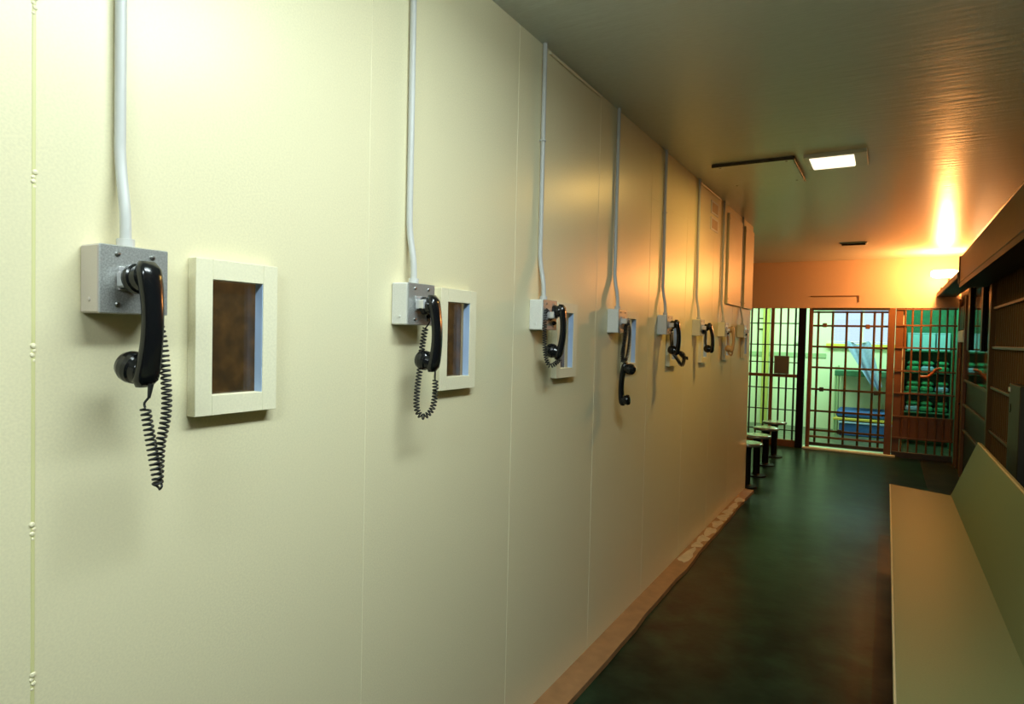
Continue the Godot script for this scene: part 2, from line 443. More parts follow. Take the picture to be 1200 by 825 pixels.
# ------------------------------------------------------------------ ceiling fittings
func build_ceiling() -> void:
	var t := thing("ceiling_hatch", V(0.42, CEIL, 4.6), "olive access hatch cover beside the square ceiling light", "hatch")
	var st := S(); bx(st, Vector3(0, -0.009, 0), Vector3(0.485, 0.018, 0.62), 0.003); part("cover", st, M.ceiling, t)
	st = S()
	for q in [[0, 0.3145, 0.490, 0.007], [0.2475, 0, 0.007, 0.62]]: bx(st, Vector3(q[0], -0.0125, q[1]), Vector3(q[2], 0.021, q[3]), 0.001)
	part("shaded_gap_strip", st, M.bar_dark, t)  # dark strips along two edges stand in for the shaded hatch gap
	for q in [[-0.2, -0.27], [0.2, -0.27], [-0.2, 0.27], [0.2, 0.27]]:
		st = S(); lathe(st, [[0, 0.004], [0.007, 0.003], [0.008, 0]], Vector3(q[0], -0.018, q[1]), Vector3.DOWN, 8); part("screw", st, M.screw, t)
	t = thing("ceiling_light", V(0.89, CEIL, 4.465), "small lit square fitting set in the corridor ceiling", "light")
	st = S()
	span(st, Vector3(-0.17, -0.022, -0.17), Vector3(0.17, 0, -0.14), 0.003); span(st, Vector3(-0.17, -0.022, 0.14), Vector3(0.17, 0, 0.17), 0.003)
	span(st, Vector3(-0.17, -0.022, -0.14), Vector3(-0.14, 0, 0.14), 0.003); span(st, Vector3(0.10, -0.022, -0.14), Vector3(0.17, 0, 0.14), 0.003)
	part("trim_frame", st, M.ceiling, t)
	st = S(); span(st, Vector3(-0.14, -0.026, -0.14), Vector3(0.10, 0, 0.14), 0.006); part("lens", st, M.lens_warm, t)
	t = thing("ceiling_vent", V(0.83, CEIL, 8.35), "small dark slotted vent in the ceiling near the corridor end", "vent")
	st = S(); bx(st, Vector3(0, -0.006, 0), Vector3(0.28, 0.012, 0.14), 0.003); part("frame", st, M.ceiling, t)
	for k in 4:
		st = S(); bx(st, Vector3(0, -0.014, -0.045 + 0.03 * k), Vector3(0.24, 0.004, 0.014), 0, Basis(Vector3.RIGHT, 0.5)); part("slat", st, M.bar_dark, t)
	for f in [[0.95, "long white wraparound fluorescent fitting on the ceiling above the first telephones"], [-1.15, "long white wraparound fluorescent fitting on the ceiling behind the camera"]]:
		t = thing("fluorescent_fitting", V(1.08, CEIL, f[0]), f[1], "light")
		st = S(); bx(st, Vector3(0, -0.008, 0), Vector3(0.27, 0.016, 1.40), 0.003); part("tray", st, M.white, t)
		st = S(); bx(st, Vector3(0, -0.056, 0), Vector3(0.25, 0.08, 1.34), 0.02); part("diffuser", st, M.lens_cool, t)
		for z in [-0.68, 0.68]:
			st = S(); bx(st, Vector3(0, -0.056, z), Vector3(0.26, 0.084, 0.02), 0.006); part("end_cap", st, M.white, t)
	for a in [["fluorescent_light", V(-0.5, CEIL, 11.35), Vector2(1.45, 0.45), "wide fluorescent panel over the cell block walkway"],
			["fluorescent_light", V(0.85, CEIL, 11.5), Vector2(0.55, 0.45), "fluorescent panel over the bunk cell"],
			["fluorescent_light", V(1.75, CEIL, 10.8), Vector2(0.35, 0.35), "fluorescent panel over the green store"]]:
		t = thing(a[0], a[1], a[3], "light")
		st = S(); bx(st, Vector3(0, -0.014, 0), Vector3(a[2].x, 0.028, a[2].y), 0.004); part("casing", st, M.white, t)
		st = S(); bx(st, Vector3(0, -0.033, 0), Vector3(a[2].x - 0.05, 0.01, a[2].y - 0.05), 0.003); part("diffuser", st, M.lens_cool, t)
	for k in 3:  # unseen fittings added to carry the booth lamps
		t = thing("added_booth_strip", V(-0.55, CEIL, 0.6 + 2.2 * k), "added unseen strip light on the prisoners' side, behind the %s telephones" % ["first", "middle", "last"][k], "light", "added booth strip lights")
		st = S(); bx(st, Vector3(0, -0.014, 0), Vector3(0.24, 0.028, 0.95), 0.004); part("casing", st, M.white, t)
		st = S(); bx(st, Vector3(0, -0.033, 0), Vector3(0.18, 0.01, 0.88), 0.003); part("diffuser", st, M.lens_cool, t)
	# --- the warm wall lamp on the housing at the corridor end
	t = thing("wall_lamp", V(1.76, 2.2, 9.42), "glaring warm lamp on the steel housing at the corridor end", "lamp")
	st = S(); bx(st, Vector3(0.06, 0.012, 0), Vector3(0.16, 0.024, 0.12), 0.004); tube(st, [Vector3(0.06, 0.02, 0), Vector3(0.06, 0.13, 0)], 0.014, 10); part("bracket", st, M.bar_dark, t)
	st = S(); lathe(st, [[0.0, -0.005], [0.042, 0.0], [0.048, 0.02], [0.045, 0.05], [0.0, 0.055]], Vector3(0.15, 0.185, 0), Vector3.RIGHT, 16); part("holder", st, M.steel, t)
	st = S(); lathe(st, [[0.0, 0.0], [0.030, 0.006], [0.046, 0.03], [0.050, 0.06], [0.050, 0.24], [0.042, 0.27], [0.0, 0.28]], Vector3(-0.13, 0.185, 0), Vector3.RIGHT, 20); part("bulb", st, M.bulb, t)
	var l := OmniLight3D.new(); l.name = "wall_lamp_light"; l.position = V(1.77, 2.385, 9.42); l.light_size = 0.05
	l.light_color = Color(1.0, 0.65, 0.34); l.light_energy = 3.1; l.omni_range = 20.0; l.omni_attenuation = 2.0; l.shadow_enabled = true
	add_child(l)

# ------------------------------------------------------------------ the phone wall
const ORD := ["first", "second", "third", "fourth", "fifth", "sixth", "seventh", "eighth"]

func build_windows() -> void:
	for k in 8:
		var t := thing("window_%d" % (k + 1), V(0, 1.51, 0.878 + STEP * k), "%s small cream-framed viewing window from the camera, beside the %s telephone" % [ORD[k], ORD[k]], "", "", "structure")
		var st := S()
		var ow := 0.0975
		var oh := 0.157
		var iw := 0.0605
		var ih := 0.1165
		span(st, Vector3(0, -oh, ow), Vector3(0.026, oh, iw), 0.0008); part("stile", st, M.frame, t)
		st = S(); span(st, Vector3(0, -oh, -iw), Vector3(0.026, oh, -ow), 0.0008); part("stile", st, M.frame, t)
		st = S(); span(st, Vector3(0, ih, iw), Vector3(0.026, oh, -iw), 0.0008); part("rail", st, M.frame, t)
		st = S(); span(st, Vector3(0, -oh, iw), Vector3(0.026, -ih, -iw), 0.0008); part("rail", st, M.frame, t)
		st = S(); span(st, Vector3(-0.006, -0.125, 0.070), Vector3(0.0, 0.125, -0.070)); part("pane", st, M.glass, t)
		st = S(); span(st, Vector3(0.001, -ih, -iw + 0.0016), Vector3(0.024, ih, -iw), 0.0004); part("bluish_light_liner", st, M.bluish_light, t)  # added liner; its blue stands in for light reflected on the reveal

func handset(parent: Node3D, at: Vector3, B: Basis, m: Material) -> void:
	# spine at local x = 0, cups point to -x, ear end up; about 0.215 long
	var X := Transform3D(B, at)
	var st := S()
	var n := 18
	var rings := []
	for i in n + 1:
		var f := float(i) / n
		var y := lerpf(-0.1065, 0.1065, f)
		var q := absf(y) / 0.1065
		var end := sqrt(maxf(1.0 - pow(q, 9.0), 0.02))
		var cx := -0.0125 - 0.016 * q * q
		var hx := (0.0112 + 0.006 * q * q * q) * lerpf(0.35, 1.0, end)
		var hz := (0.0185 + 0.0055 * q * q) * lerpf(0.5, 1.0, end)
		var ring := []
		for k in 16:
			var a := TAU * k / 16
			var ca := signf(cos(a)) * pow(absf(cos(a)), 0.62)
			var sa := signf(sin(a)) * pow(absf(sin(a)), 0.62)
			ring.append(X * Vector3(cx + ca * hx, y, sa * hz))
		rings.append(ring)
	st.set_smooth_group(0)
	for i in n:
		for k in 16:
			var a: Vector3 = rings[i][k]; var b: Vector3 = rings[i][(k + 1) % 16]
			var c: Vector3 = rings[i + 1][(k + 1) % 16]; var d: Vector3 = rings[i + 1][k]
			st.add_vertex(a); st.add_vertex(c); st.add_vertex(b)
			st.add_vertex(a); st.add_vertex(d); st.add_vertex(c)
	for e in [0, n]:
		var c := Vector3.ZERO
		for v in rings[e]: c += v / 16.0
		for k in 16:
			st.add_vertex(c)
			if e == 0: st.add_vertex(rings[e][k]); st.add_vertex(rings[e][(k + 1) % 16])
			else: st.add_vertex(rings[e][(k + 1) % 16]); st.add_vertex(rings[e][k])
	st.generate_normals()
	part("handle", st, m, parent)
	st = S(); lathe(st, [[0.0, -0.012], [0.017, -0.008], [0.0225, 0.004], [0.0225, 0.016], [0.0255, 0.018], [0.0262, 0.024], [0.024, 0.030], [0.012, 0.032], [0.0, 0.031]], X * Vector3(-0.028, 0.080, 0), B * Vector3(-1, -0.16, 0), 22)
	part("earpiece", st, m, parent)
	st = S(); lathe(st, [[0.0, -0.014], [0.016, -0.010], [0.0215, 0.002], [0.0240, 0.012], [0.0268, 0.016], [0.0280, 0.024], [0.0268, 0.034], [0.0225, 0.043], [0.0150, 0.049], [0.0075, 0.052], [0.0, 0.0525]], X * Vector3(-0.028, -0.080, 0), B * Vector3(-1, 0.22, 0), 22)
	part("mouthpiece", st, m, parent)

func build_phones() -> void:
	var paint := [M.boxpaint, M.white, M.white, M.white, M.white, M.frame, M.frame, M.frame]
	var looks := ["steel-faced telephone box nearest the camera, under the first conduit", "white telephone box with brown-grey plate under the second conduit",
		"white telephone box under the third conduit, its cord wound beside the handset", "white telephone box under the fourth conduit, its handset left dangling",
		"white telephone box under the fifth conduit", "cream telephone box under the sixth conduit", "cream telephone box under the seventh conduit", "cream telephone box under the last conduit, without a handset"]
	for k in 8:
		var s0 := BOX0 + STEP * k
		var t := thing("telephone_box", V(0, 1.6085, s0 + 0.0595), looks[k], "telephone", "telephone boxes on the phone wall")
		var st := S(); bx(st, Vector3(0.0285, 0, 0), Vector3(0.057, 0.1165, 0.119), 0.003); part("back_box", st, paint[k], t)
		st = S(); bx(st, Vector3(0.0588, 0, 0), Vector3(0.0036, 0.1165, 0.119), 0.0016); var pl := part("cover_plate", st, M.steel, t); pl.set_meta("label", "brushed steel cover plate")
		for q in [[0.043, 0.030], [0.043, -0.030], [-0.043, 0.030], [-0.043, -0.030]]:
			st = S(); lathe(st, [[0.0045, 0.0], [0.0045, 0.0015], [0.003, 0.0026], [0, 0.003]], Vector3(0.0606, q[0], q[1]), Vector3.RIGHT, 10); part("screw", st, M.screw, pl)
		st = S(); lathe(st, [[0.004, 0.0], [0.004, 0.002], [0.0, 0.003]], Vector3(0.03, -0.035, 0.0595), Vector3.BACK, 10); part("knockout", st, paint[k], t)
		# cradle hook: tongue out of the plate with an upturned fork
		var hk := S()
		bx(hk, Vector3(0.0625, 0.002, 0.006), Vector3(0.005, 0.040, 0.046), 0.001)
		bx(hk, Vector3(0.075, -0.012, 0.014), Vector3(0.026, 0.004, 0.034), 0.001)
		bx(hk, Vector3(0.090, 0.000, 0.028), Vector3(0.006, 0.026, 0.010), 0.0015); bx(hk, Vector3(0.090, 0.000, 0.000), Vector3(0.006, 0.026, 0.010), 0.0015)
		bx(hk, Vector3(0.079, 0.000, 0.0325), Vector3(0.028, 0.024, 0.003), 0.001)
		var h := part("cradle_hook", hk, M.chrome, t); h.set_meta("label", "chrome cradle hook")
		st = S(); lathe(st, [[0.009, 0.0], [0.009, 0.004], [0.006, 0.010], [0.005, 0.012], [0.0, 0.012]], Vector3(0.0606, -0.030, -0.030), Vector3.RIGHT, 12); part("cord_grommet", st, M.black, t)
		# conduit
		var sc := s0 + 0.0595
		var c := thing("conduit_pipe", V(0.0, 1.667, sc), "white conduit pipe down to the %s telephone box" % ORD[k] if k < 7 else "white conduit pipe down to the last telephone box by the corridor end", "pipe", "conduits on the phone wall")
		st = S(); tube(st, smooth_path([Vector3(0.030, 0.0, 0), Vector3(0.030, 0.03, 0), Vector3(0.027, 0.07, 0), Vector3(0.016, 0.13, 0), Vector3(0.0115, 0.17, 0), Vector3(0.011, 0.22, 0), Vector3(0.011, 0.6, 0), Vector3(0.011, CEIL - 1.667, 0)], 0.02), 0.0093, 12); part("tube", st, M.pipe, c)
		st = S(); lathe(st, [[0.0105, 0.016], [0.0145, 0.015], [0.0145, 0.0], [0.017, 0.0], [0.017, -0.001]], Vector3(0.030, 0.0, 0), Vector3.UP, 12); part("connector", st, M.pipe, c)
		if k in [0, 2, 4]:
			st = S(); bx(st, Vector3(0.0015, 0.62, -0.022), Vector3(0.003, 0.016, 0.022), 0.001); tube(st, [Vector3(0.002, 0.62, -0.010), Vector3(0.016, 0.62, -0.0105), Vector3(0.023, 0.62, 0), Vector3(0.016, 0.62, 0.0105), Vector3(0.002, 0.62, 0.010)], 0.003, 6); part("strap", st, M.pipe, c)

	# handsets; u(k) places them relative to box k
	var G := "handsets on the phone wall"
	var sp := func(k: int) -> float: return BOX0 + STEP * k + 0.0595
	# 1
	var s := 0.643
	var t := thing("telephone_handset", V(0.13, 1.532, s), "black handset hanging on the steel-faced box nearest the camera, coiled cord doubled below", "handset", G)
	handset(t, Vector3(0.004, 0, 0.002), Basis(Vector3.FORWARD, 0.03) * Basis(Vector3.UP, 0.22), M.black)
	var st := S()
	coil(st, [Vector3(-0.065, 0.04, -0.028), Vector3(-0.04, -0.02, -0.030), Vector3(-0.02, -0.09, -0.026), Vector3(-0.014, -0.15, -0.024), Vector3(-0.018, -0.21, -0.016), Vector3(-0.018, -0.265, -0.013), Vector3(-0.016, -0.278, -0.010), Vector3(-0.012, -0.262, -0.007), Vector3(-0.014, -0.21, 0.001), Vector3(-0.016, -0.14, 0.012)], 0.0072, 0.0088, 0.0021)
	tube(st, smooth_path([Vector3(-0.016, -0.14, 0.012), Vector3(-0.018, -0.132, 0.012), Vector3(-0.014, -0.12, 0.006), Vector3(-0.014, -0.10, 0.004)], 0.003), 0.0022, 6)
	part("cord", st, M.cord, t)
	st = S(); tube(st, [Vector3(-0.014, -0.124, 0.007), Vector3(-0.0135, -0.100, 0.004)], 0.0026, 8, true, 0.0050); part("strain_relief", st, M.cord, t)
	# 2
	s = sp.call(1)
	t = thing("telephone_handset", V(0.13, 1.532, s), "black handset on the second telephone box, cord hanging in a long open loop", "handset", G)
	handset(t, Vector3(0.0, -0.004, 0.0), Basis(Vector3.FORWARD, -0.02) * Basis(Vector3.UP, 0.15), M.black)
	st = S()
	tube(st, smooth_path([Vector3(-0.068, 0.045, -0.030), Vector3(-0.055, 0.03, -0.02), Vector3(-0.055, 0.01, 0.0)], 0.004), 0.0022, 6)
	coil(st, [Vector3(-0.055, 0.01, 0.0), Vector3(-0.060, -0.04, 0.006), Vector3(-0.060, -0.09, 0.012), Vector3(-0.060, -0.16, 0.025), Vector3(-0.056, -0.215, 0.030), Vector3(-0.040, -0.236, 0.022), Vector3(-0.022, -0.215, 0.006), Vector3(-0.018, -0.17, -0.002), Vector3(-0.018, -0.135, 0.0)], 0.0072, 0.0092, 0.0022)
	tube(st, smooth_path([Vector3(-0.018, -0.135, 0.0), Vector3(-0.017, -0.12, 0.002), Vector3(-0.016, -0.10, 0.002)], 0.003), 0.0024, 6)
	part("cord", st, M.cord, t)
	# 3
	s = sp.call(2)
	t = thing("telephone_handset", V(0.13, 1.54, s), "black handset on the third telephone box, coiled cord bunched along its near side", "handset", G)
	handset(t, Vector3(0.0, 0.002, -0.004), Basis(Vector3.FORWARD, 0.06) * Basis(Vector3.UP, 0.2), M.black)
	st = S()
	coil(st, [Vector3(-0.068, 0.05, -0.01), Vector3(-0.070, 0.085, 0.035), Vector3(-0.066, 0.05, 0.05), Vector3(-0.064, -0.03, 0.052), Vector3(-0.060, -0.085, 0.05), Vector3(-0.045, -0.125, 0.045), Vector3(-0.030, -0.118, 0.025), Vector3(-0.022, -0.10, 0.0)], 0.0074, 0.0092, 0.0022)
	part("cord", st, M.cord, t)
	# 4: dangling, upside down, cups outwards
	s = sp.call(3)
	t = thing("telephone_handset", V(0.09, 1.30, s), "black handset left dangling off the hook below the fourth telephone box", "handset", G)
	handset(t, Vector3(-0.034, 0.0, 0.02), Basis(Vector3.FORWARD, 0.05) * Basis(Vector3.BACK, PI) * Basis.IDENTITY, M.black)
	st = S()
	coil(st, [Vector3(-0.03, 0.275, -0.03), Vector3(-0.005, 0.315, 0.0), Vector3(0.0, 0.27, 0.015), Vector3(-0.012, 0.20, 0.02), Vector3(-0.018, 0.14, 0.03), Vector3(-0.014, 0.108, 0.025)], 0.0085, 0.0092, 0.0023)
	coil(st, [Vector3(-0.014, 0.108, 0.025), Vector3(-0.002, 0.13, 0.005), Vector3(0.004, 0.20, -0.005), Vector3(0.004, 0.27, -0.005), Vector3(-0.008, 0.30, 0.008), Vector3(-0.016, 0.22, 0.012), Vector3(-0.018, 0.14, 0.015), Vector3(-0.020, 0.105, 0.02)], 0.0075, 0.0060)
	part("cord", st, M.cord, t)
	# 5
	s = sp.call(4)
	t = thing("telephone_handset", V(0.13, 1.535, s), "black handset on the fifth telephone box with its cord bundled under the mouthpiece", "handset", G)
	handset(t, Vector3(0, 0.0, 0), Basis(Vector3.FORWARD, -0.02), M.black)
	st = S()
	coil(st, [Vector3(-0.068, 0.03, -0.03), Vector3(-0.06, -0.04, -0.02), Vector3(-0.045, -0.09, 0.0), Vector3(-0.015, -0.135, 0.0), Vector3(0.005, -0.165, -0.005), Vector3(0.014, -0.15, -0.02), Vector3(0.012, -0.105, -0.03), Vector3(-0.012, -0.09, -0.02), Vector3(0.008, -0.12, -0.05), Vector3(0.03, -0.125, -0.06)], 0.0095, 0.0055, 0.0022)
	part("cord", st, M.cord, t)
	# 6
	s = sp.call(5)
	t = thing("telephone_handset", V(0.13, 1.54, s), "black handset tipped outwards on the sixth telephone box", "handset", G)
	handset(t, Vector3(0.012, 0.0, -0.01), Basis(Vector3.FORWARD, -0.10), M.black)
	st = S()
	coil(st, [Vector3(-0.068, 0.03, -0.03), Vector3(-0.05, 0.06, 0.01), Vector3(-0.042, 0.02, 0.015), Vector3(-0.045, -0.03, 0.015), Vector3(-0.035, -0.07, 0.01), Vector3(-0.02, -0.10, 0.0)], 0.0075, 0.0058)
	part("cord", st, M.cord, t)
	# 7
	s = sp.call(6)
	t = thing("telephone_handset", V(0.13, 1.53, s), "tan handset hanging on the seventh telephone box near the end of the wall", "handset", G)
	handset(t, Vector3(0, 0, 0), Basis.IDENTITY, M.tan_plastic)
	st = S(); coil(st, [Vector3(-0.068, 0.03, -0.03), Vector3(-0.055, -0.04, 0.0), Vector3(-0.05, -0.11, 0.005), Vector3(-0.03, -0.13, 0.0), Vector3(-0.018, -0.10, 0.0)], 0.0068, 0.006)
	part("cord", st, M.tan_plastic, t)

func build_wall_boards() -> void:
	for a in [[5.64, 6.21, "pale tan board fixed high on the phone wall between the last two conduits"], [6.37, 6.80, "pale tan board fixed high on the phone wall at its far end"]]:
		var t := thing("wall_board", V(0, 2.215, (a[0] + a[1]) / 2), a[2], "board", "boards on the phone wall")
		var st := S(); bx(st, Vector3(0.009, 0, 0), Vector3(0.018, 0.77, a[1] - a[0]), 0.004); part("board_panel", st, M.pale_board, t)
		st = S()
		var hw: float = (a[1] - a[0]) / 2 - 0.02
		for q in [[-0.34, -hw], [0.34, -hw], [-0.34, hw], [0.34, hw]]: lathe(st, [[0.006, 0], [0.005, 0.002], [0, 0.003]], Vector3(0.018, q[0], q[1]), Vector3.RIGHT, 8)
		part("screws", st, M.screw, t)
	for a in [[2.545, "upper pale square notice high on the phone wall past the sixth conduit"], [2.420, "lower pale square notice high on the phone wall past the sixth conduit"]]:
		var t := thing("notice_plate", V(0, a[0], 5.155), a[1], "notice", "small notices on the phone wall")
		var st := S(); bx(st, Vector3(0.003, 0, 0), Vector3(0.006, 0.10, 0.24), 0.001); part("rim", st, M.white, t)
		st = S(); bx(st, Vector3(0.0066, 0, 0), Vector3(0.002, 0.070, 0.18), 0.0005); part("face", st, M.tan_plastic, t)

# ------------------------------------------------------------------ bench, stools
func build_bench() -> void:
	var t := thing("bench", Vector3.ZERO, "long olive-painted wooden bench with sloping back along the barred wall", "bench")
	var st := S()
	# seat: slab with a slanted far end
	var poly := [[1.258, 5.72], [1.615, 5.56], [1.65, 5.56], [1.65, -1.6], [1.258, -1.6]]
	slab(st, poly, 0.415, 0.45); part("seat", st, M.bench, t)
	st = S(); span(st, V(1.250, 0.413, -1.6), V(1.258, 0.4505, 5.72), 0.002); part("edge_strip", st, M.bench_edge, t)
	# back: leaning board
	st = S()
	var lean := atan2(0.14, 0.385)
	var B := Basis(Vector3.FORWARD, lean)
	var L := 0.42
	var c := V(1.628, 0.445, 1.98) + B * Vector3(0.012, L / 2, 0)
	bx(st, c, Vector3(0.024, L, 7.18), 0.003, B); part("backrest", st, M.bench, t)
	st = S(); bx(st, V(1.628, 0.445, 1.98) + B * Vector3(0.012, L + 0.004, 0), Vector3(0.026, 0.010, 7.18), 0.003, B); part("top_rail", st, M.bench_edge, t)
	for s in [-1.2, 0.6, 2.4, 4.0, 5.2]:
		st = S(); span(st, V(1.42, 0.0035, s), V(1.62, 0.415, s + 0.04), 0.003); part("support", st, M.blackpaint, t)
		st = S(); span(st, V(1.755, 0.0035, s), V(1.79, 0.70, s + 0.04), 0.003); part("back_strut", st, M.blackpaint, t)

func slab(st: SurfaceTool, poly: Array, y0: float, y1: float) -> void:
	var n := poly.size()
	var cx := 0.0
	var cs := 0.0
	for p in poly: cx += p[0] / n; cs += p[1] / n
	for i in n:
		var a = poly[i]
		var b = poly[(i + 1) % n]
		tri(st, V(cx, y1, cs), V(a[0], y1, a[1]), V(b[0], y1, b[1]), Vector3.UP, Vector3.UP, Vector3.UP)
		tri(st, V(cx, y0, cs), V(a[0], y0, a[1]), V(b[0], y0, b[1]), Vector3.DOWN, Vector3.DOWN, Vector3.DOWN)
		var e := V(b[0], 0, b[1]) - V(a[0], 0, a[1])
		var nn := e.cross(Vector3.UP).normalized()
		if nn.dot(V((a[0] + b[0]) / 2 - cx, 0, (a[1] + b[1]) / 2 - cs)) < 0: nn = -nn
		quad(st, V(a[0], y0, a[1]), V(b[0], y0, b[1]), V(b[0], y1, b[1]), V(a[0], y1, a[1]), nn)

func build_stools() -> void:
	var tags := ["round pedestal stool nearest the end of the phone wall, half hidden by it", "second round pedestal stool counting from the end of the phone wall",
		"third round pedestal stool counting from the end of the phone wall", "round pedestal stool nearest the cell bars"]
	var at := [[-0.02, 7.02], [-0.03, 7.66], [-0.045, 8.38], [-0.045, 9.06]]
	for k in 4:
		var t := thing("pedestal_stool", V(at[k][0], 0, at[k][1]), tags[k], "stool", "stools past the end of the phone wall")
		var st := S(); lathe(st, [[0.0, 0.468], [0.135, 0.468], [0.147, 0.462], [0.150, 0.452], [0.148, 0.440], [0.140, 0.434], [0.0, 0.434]], Vector3.ZERO, Vector3.UP, 28); part("seat", st, M.seat_top, t)
		st = S(); lathe(st, [[0.110, 0.434], [0.045, 0.415], [0.038, 0.39], [0.038, 0.03]], Vector3.ZERO, Vector3.UP, 20); part("pedestal", st, M.blackpaint, t)
		st = S(); lathe(st, [[0.038, 0.03], [0.05, 0.022], [0.105, 0.014], [0.110, 0.0]], Vector3.ZERO, Vector3.UP, 24); part("base_flange", st, M.blackpaint, t)

# ------------------------------------------------------------------ bars at the corridor end
func rod(r: float, len: float) -> Mesh:
	var st := S(); tube(st, [Vector3.ZERO, Vector3(0, len, 0)], r, 10); return st.commit()

func build_bars() -> void:
	var s := FAR + 0.03
	# left fixed screen
	var t := thing("bar_screen", V(-0.7, 0, s), "fixed barred screen in front of the pale green cell walkway", "bars")
	var o := t.position
	var st := S()
	var vb := rod(0.0135, 2.0)
	for x in [-1.52, -1.42, -1.32, -1.22, -1.12, -1.02, -0.92, -0.82, -0.735, -0.64, -0.545, -0.452, -0.348, -0.145, -0.047, 0.055]:
		part("bar", vb, M.bar_dark, t).position = Vector3(x + 0.7, 0, 0)
	for x in [[-0.275, 0.045], [-0.90, 0.04]]:
		st = S(); bx(st, Vector3(x[0] + 0.022 + 0.7, 1.0, -0.005), Vector3(x[1], 2.0, 0.05), 0.004); part("post", st, M.bar_brown, t)
	for y in [1.78, 1.47, 1.215, 0.84, 0.53, 0.235]:
		st = S(); bx(st, Vector3(-0.02, y, 0.012), Vector3(1.66, 0.016, 0.012), 0.002); part("flat_bar", st, M.bar_dark, t)
	st = S(); bx(st, Vector3(-0.02, 1.024, 0.01), Vector3(1.66, 0.045, 0.05), 0.004); part("mid_rail", st, M.bar_brown, t)
	st = S(); bx(st, Vector3(-0.02, 0.05, 0), Vector3(1.66, 0.10, 0.06), 0.004); part("bottom_rail", st, M.bar_brown, t)
	st = S(); bx(st, Vector3(0.589, 1.18, 0.035), Vector3(0.20, 0.26, 0.03), 0.004); part("lock_plate", st, M.plate_grey, t)
	st = S(); bx(st, Vector3(0.845, 1.0, 0.0), Vector3(0.095, 2.0, 0.08), 0.004); part("lock_post", st, M.blackpaint, t)
	# gate
	t = thing("barred_gate", V(0.745, 0, s), "wide sliding gate of crossed steel bars at the corridor end", "gate")
	for a in [[-0.485, 0.05], [0.50, 0.085]]:
		st = S(); bx(st, Vector3(a[0], 1.015, 0.01), Vector3(a[1], 1.97, 0.09), 0.004); part("jamb", st, M.bar_brown, t)
	st = S(); bx(st, Vector3(0.0, 1.985, 0.02), Vector3(0.95, 0.035, 0.08), 0.004); part("track", st, M.bar_dark, t)
	st = S(); bx(st, Vector3(0.0, 1.945, 0.0), Vector3(0.92, 0.026, 0.03), 0.003); part("flat_bar", st, M.bar_brown, t)
	vb = rod(0.0155, 1.90)
	for x in [0.35, 0.533, 0.708, 0.885, 1.042, 1.133]:
		part("bar", vb, M.grille_bar, t).position = Vector3(x - 0.745, 0.06, -0.012)
	for y in [1.752, 1.457, 1.162, 0.854, 0.546, 0.273]:
		st = S(); bx(st, Vector3(0, y, 0.006), Vector3(0.92, 0.028, 0.016), 0.002); part("flat_bar", st, M.grille_bar, t)
	st = S(); bx(st, Vector3(0, 0.18, 0.006), Vector3(0.92, 0.030, 0.016), 0.002); part("flat_bar", st, M.bar_brown, t)
	st = S(); bx(st, Vector3(0, 0.078, 0.0), Vector3(0.94, 0.045, 0.04), 0.003); part("bottom_rail", st, M.bar_dark, t)
	for a in [[0.435, 1.76], [0.965, 1.745], [0.420, 0.855], [1.09, 0.845], [0.665, 0.275]]:
		st = S(); bx(st, Vector3(a[0] - 0.745, a[1], 0.018), Vector3(0.055, 0.06, 0.03), 0.006); part("clamp", st, M.bar_brown if a[1] > 1.0 else M.bar_dark, t)  # brown above, dark below: lamp light put into the clamp colours
	# right fixed screen
	t = thing("bar_screen", V(1.60, 0, s), "fixed screen of brown bars and plates in front of the green store", "bars")
	vb = rod(0.0125, 2.0)
	for x in [1.400, 1.483, 1.582, 1.687, 1.784, 1.867, 1.95]:
		part("bar", vb, M.bar_brown, t).position = Vector3(x - 1.60, 0, 0)
	for y in [1.985, 1.769, 1.471, 1.161, 0.863, 0.553, 0.265]:
		st = S(); bx(st, Vector3(0.035, y, 0.014), Vector3(0.68, 0.022, 0.012), 0.002); part("flat_bar", st, M.bar_brown, t)
	for a in [[1.335, 0.085, 0.03, 2.0], [1.36, 0.12, 1.47, 1.77], [1.36, 0.13, 0.553, 0.863]]:
		st = S(); bx(st, Vector3(a[0] - 1.60, (a[2] + a[3]) / 2, -0.004 - 0.01 * a[1]), Vector3(a[1], a[3] - a[2], 0.008), 0.001); part("plate", st, M.bar_brown, t)
	st = S(); bx(st, Vector3(0.035, 0.409, -0.018), Vector3(0.68, 0.288, 0.006), 0.001); part("plate", st, M.bar_brown, t)
	st = S(); bx(st, Vector3(0.035, 0.04, 0), Vector3(0.68, 0.08, 0.05), 0.003); part("bottom_rail", st, M.bar_dark, t)
	t = thing("lever_handle", V(1.76, 1.20, s + 0.0), "small orange lever handle on the barred screen by the store", "handle")
	st = S(); tube(st, [Vector3(0, 0, 0.02), Vector3(0, 0, 0.09)], 0.012, 8); part("spindle", st, M.orange, t)
	st = S(); tube(st, smooth_path([Vector3(-0.17, -0.10, 0.085), Vector3(-0.08, -0.09, 0.09), Vector3(0.0, 0.0, 0.09), Vector3(0.06, 0.015, 0.09)], 0.01), 0.018, 8); part("grip", st, M.orange, t)
	# lock boxes on the right wall
	t = thing("lock_box", V(2.0, 1.85, 9.40), "black steel lock box on the right wall by the corner of the bars", "box")
	st = S(); bx(st, Vector3(-0.015, 0, 0), Vector3(0.03, 0.29, 0.60), 0.005); part("body", st, M.blackpaint, t)
	st = S(); bx(st, Vector3(-0.032, 0, 0.0), Vector3(0.005, 0.25, 0.50), 0.002); part("cover", st, M.blackpaint, t)
	t = thing("switch_box", V(2.0, 1.63, 9.45), "pale switch box under the black lock box", "box")
	st = S(); bx(st, Vector3(-0.018, 0, 0), Vector3(0.036, 0.14, 0.66), 0.005); part("body", st, M.pale_blue, t)
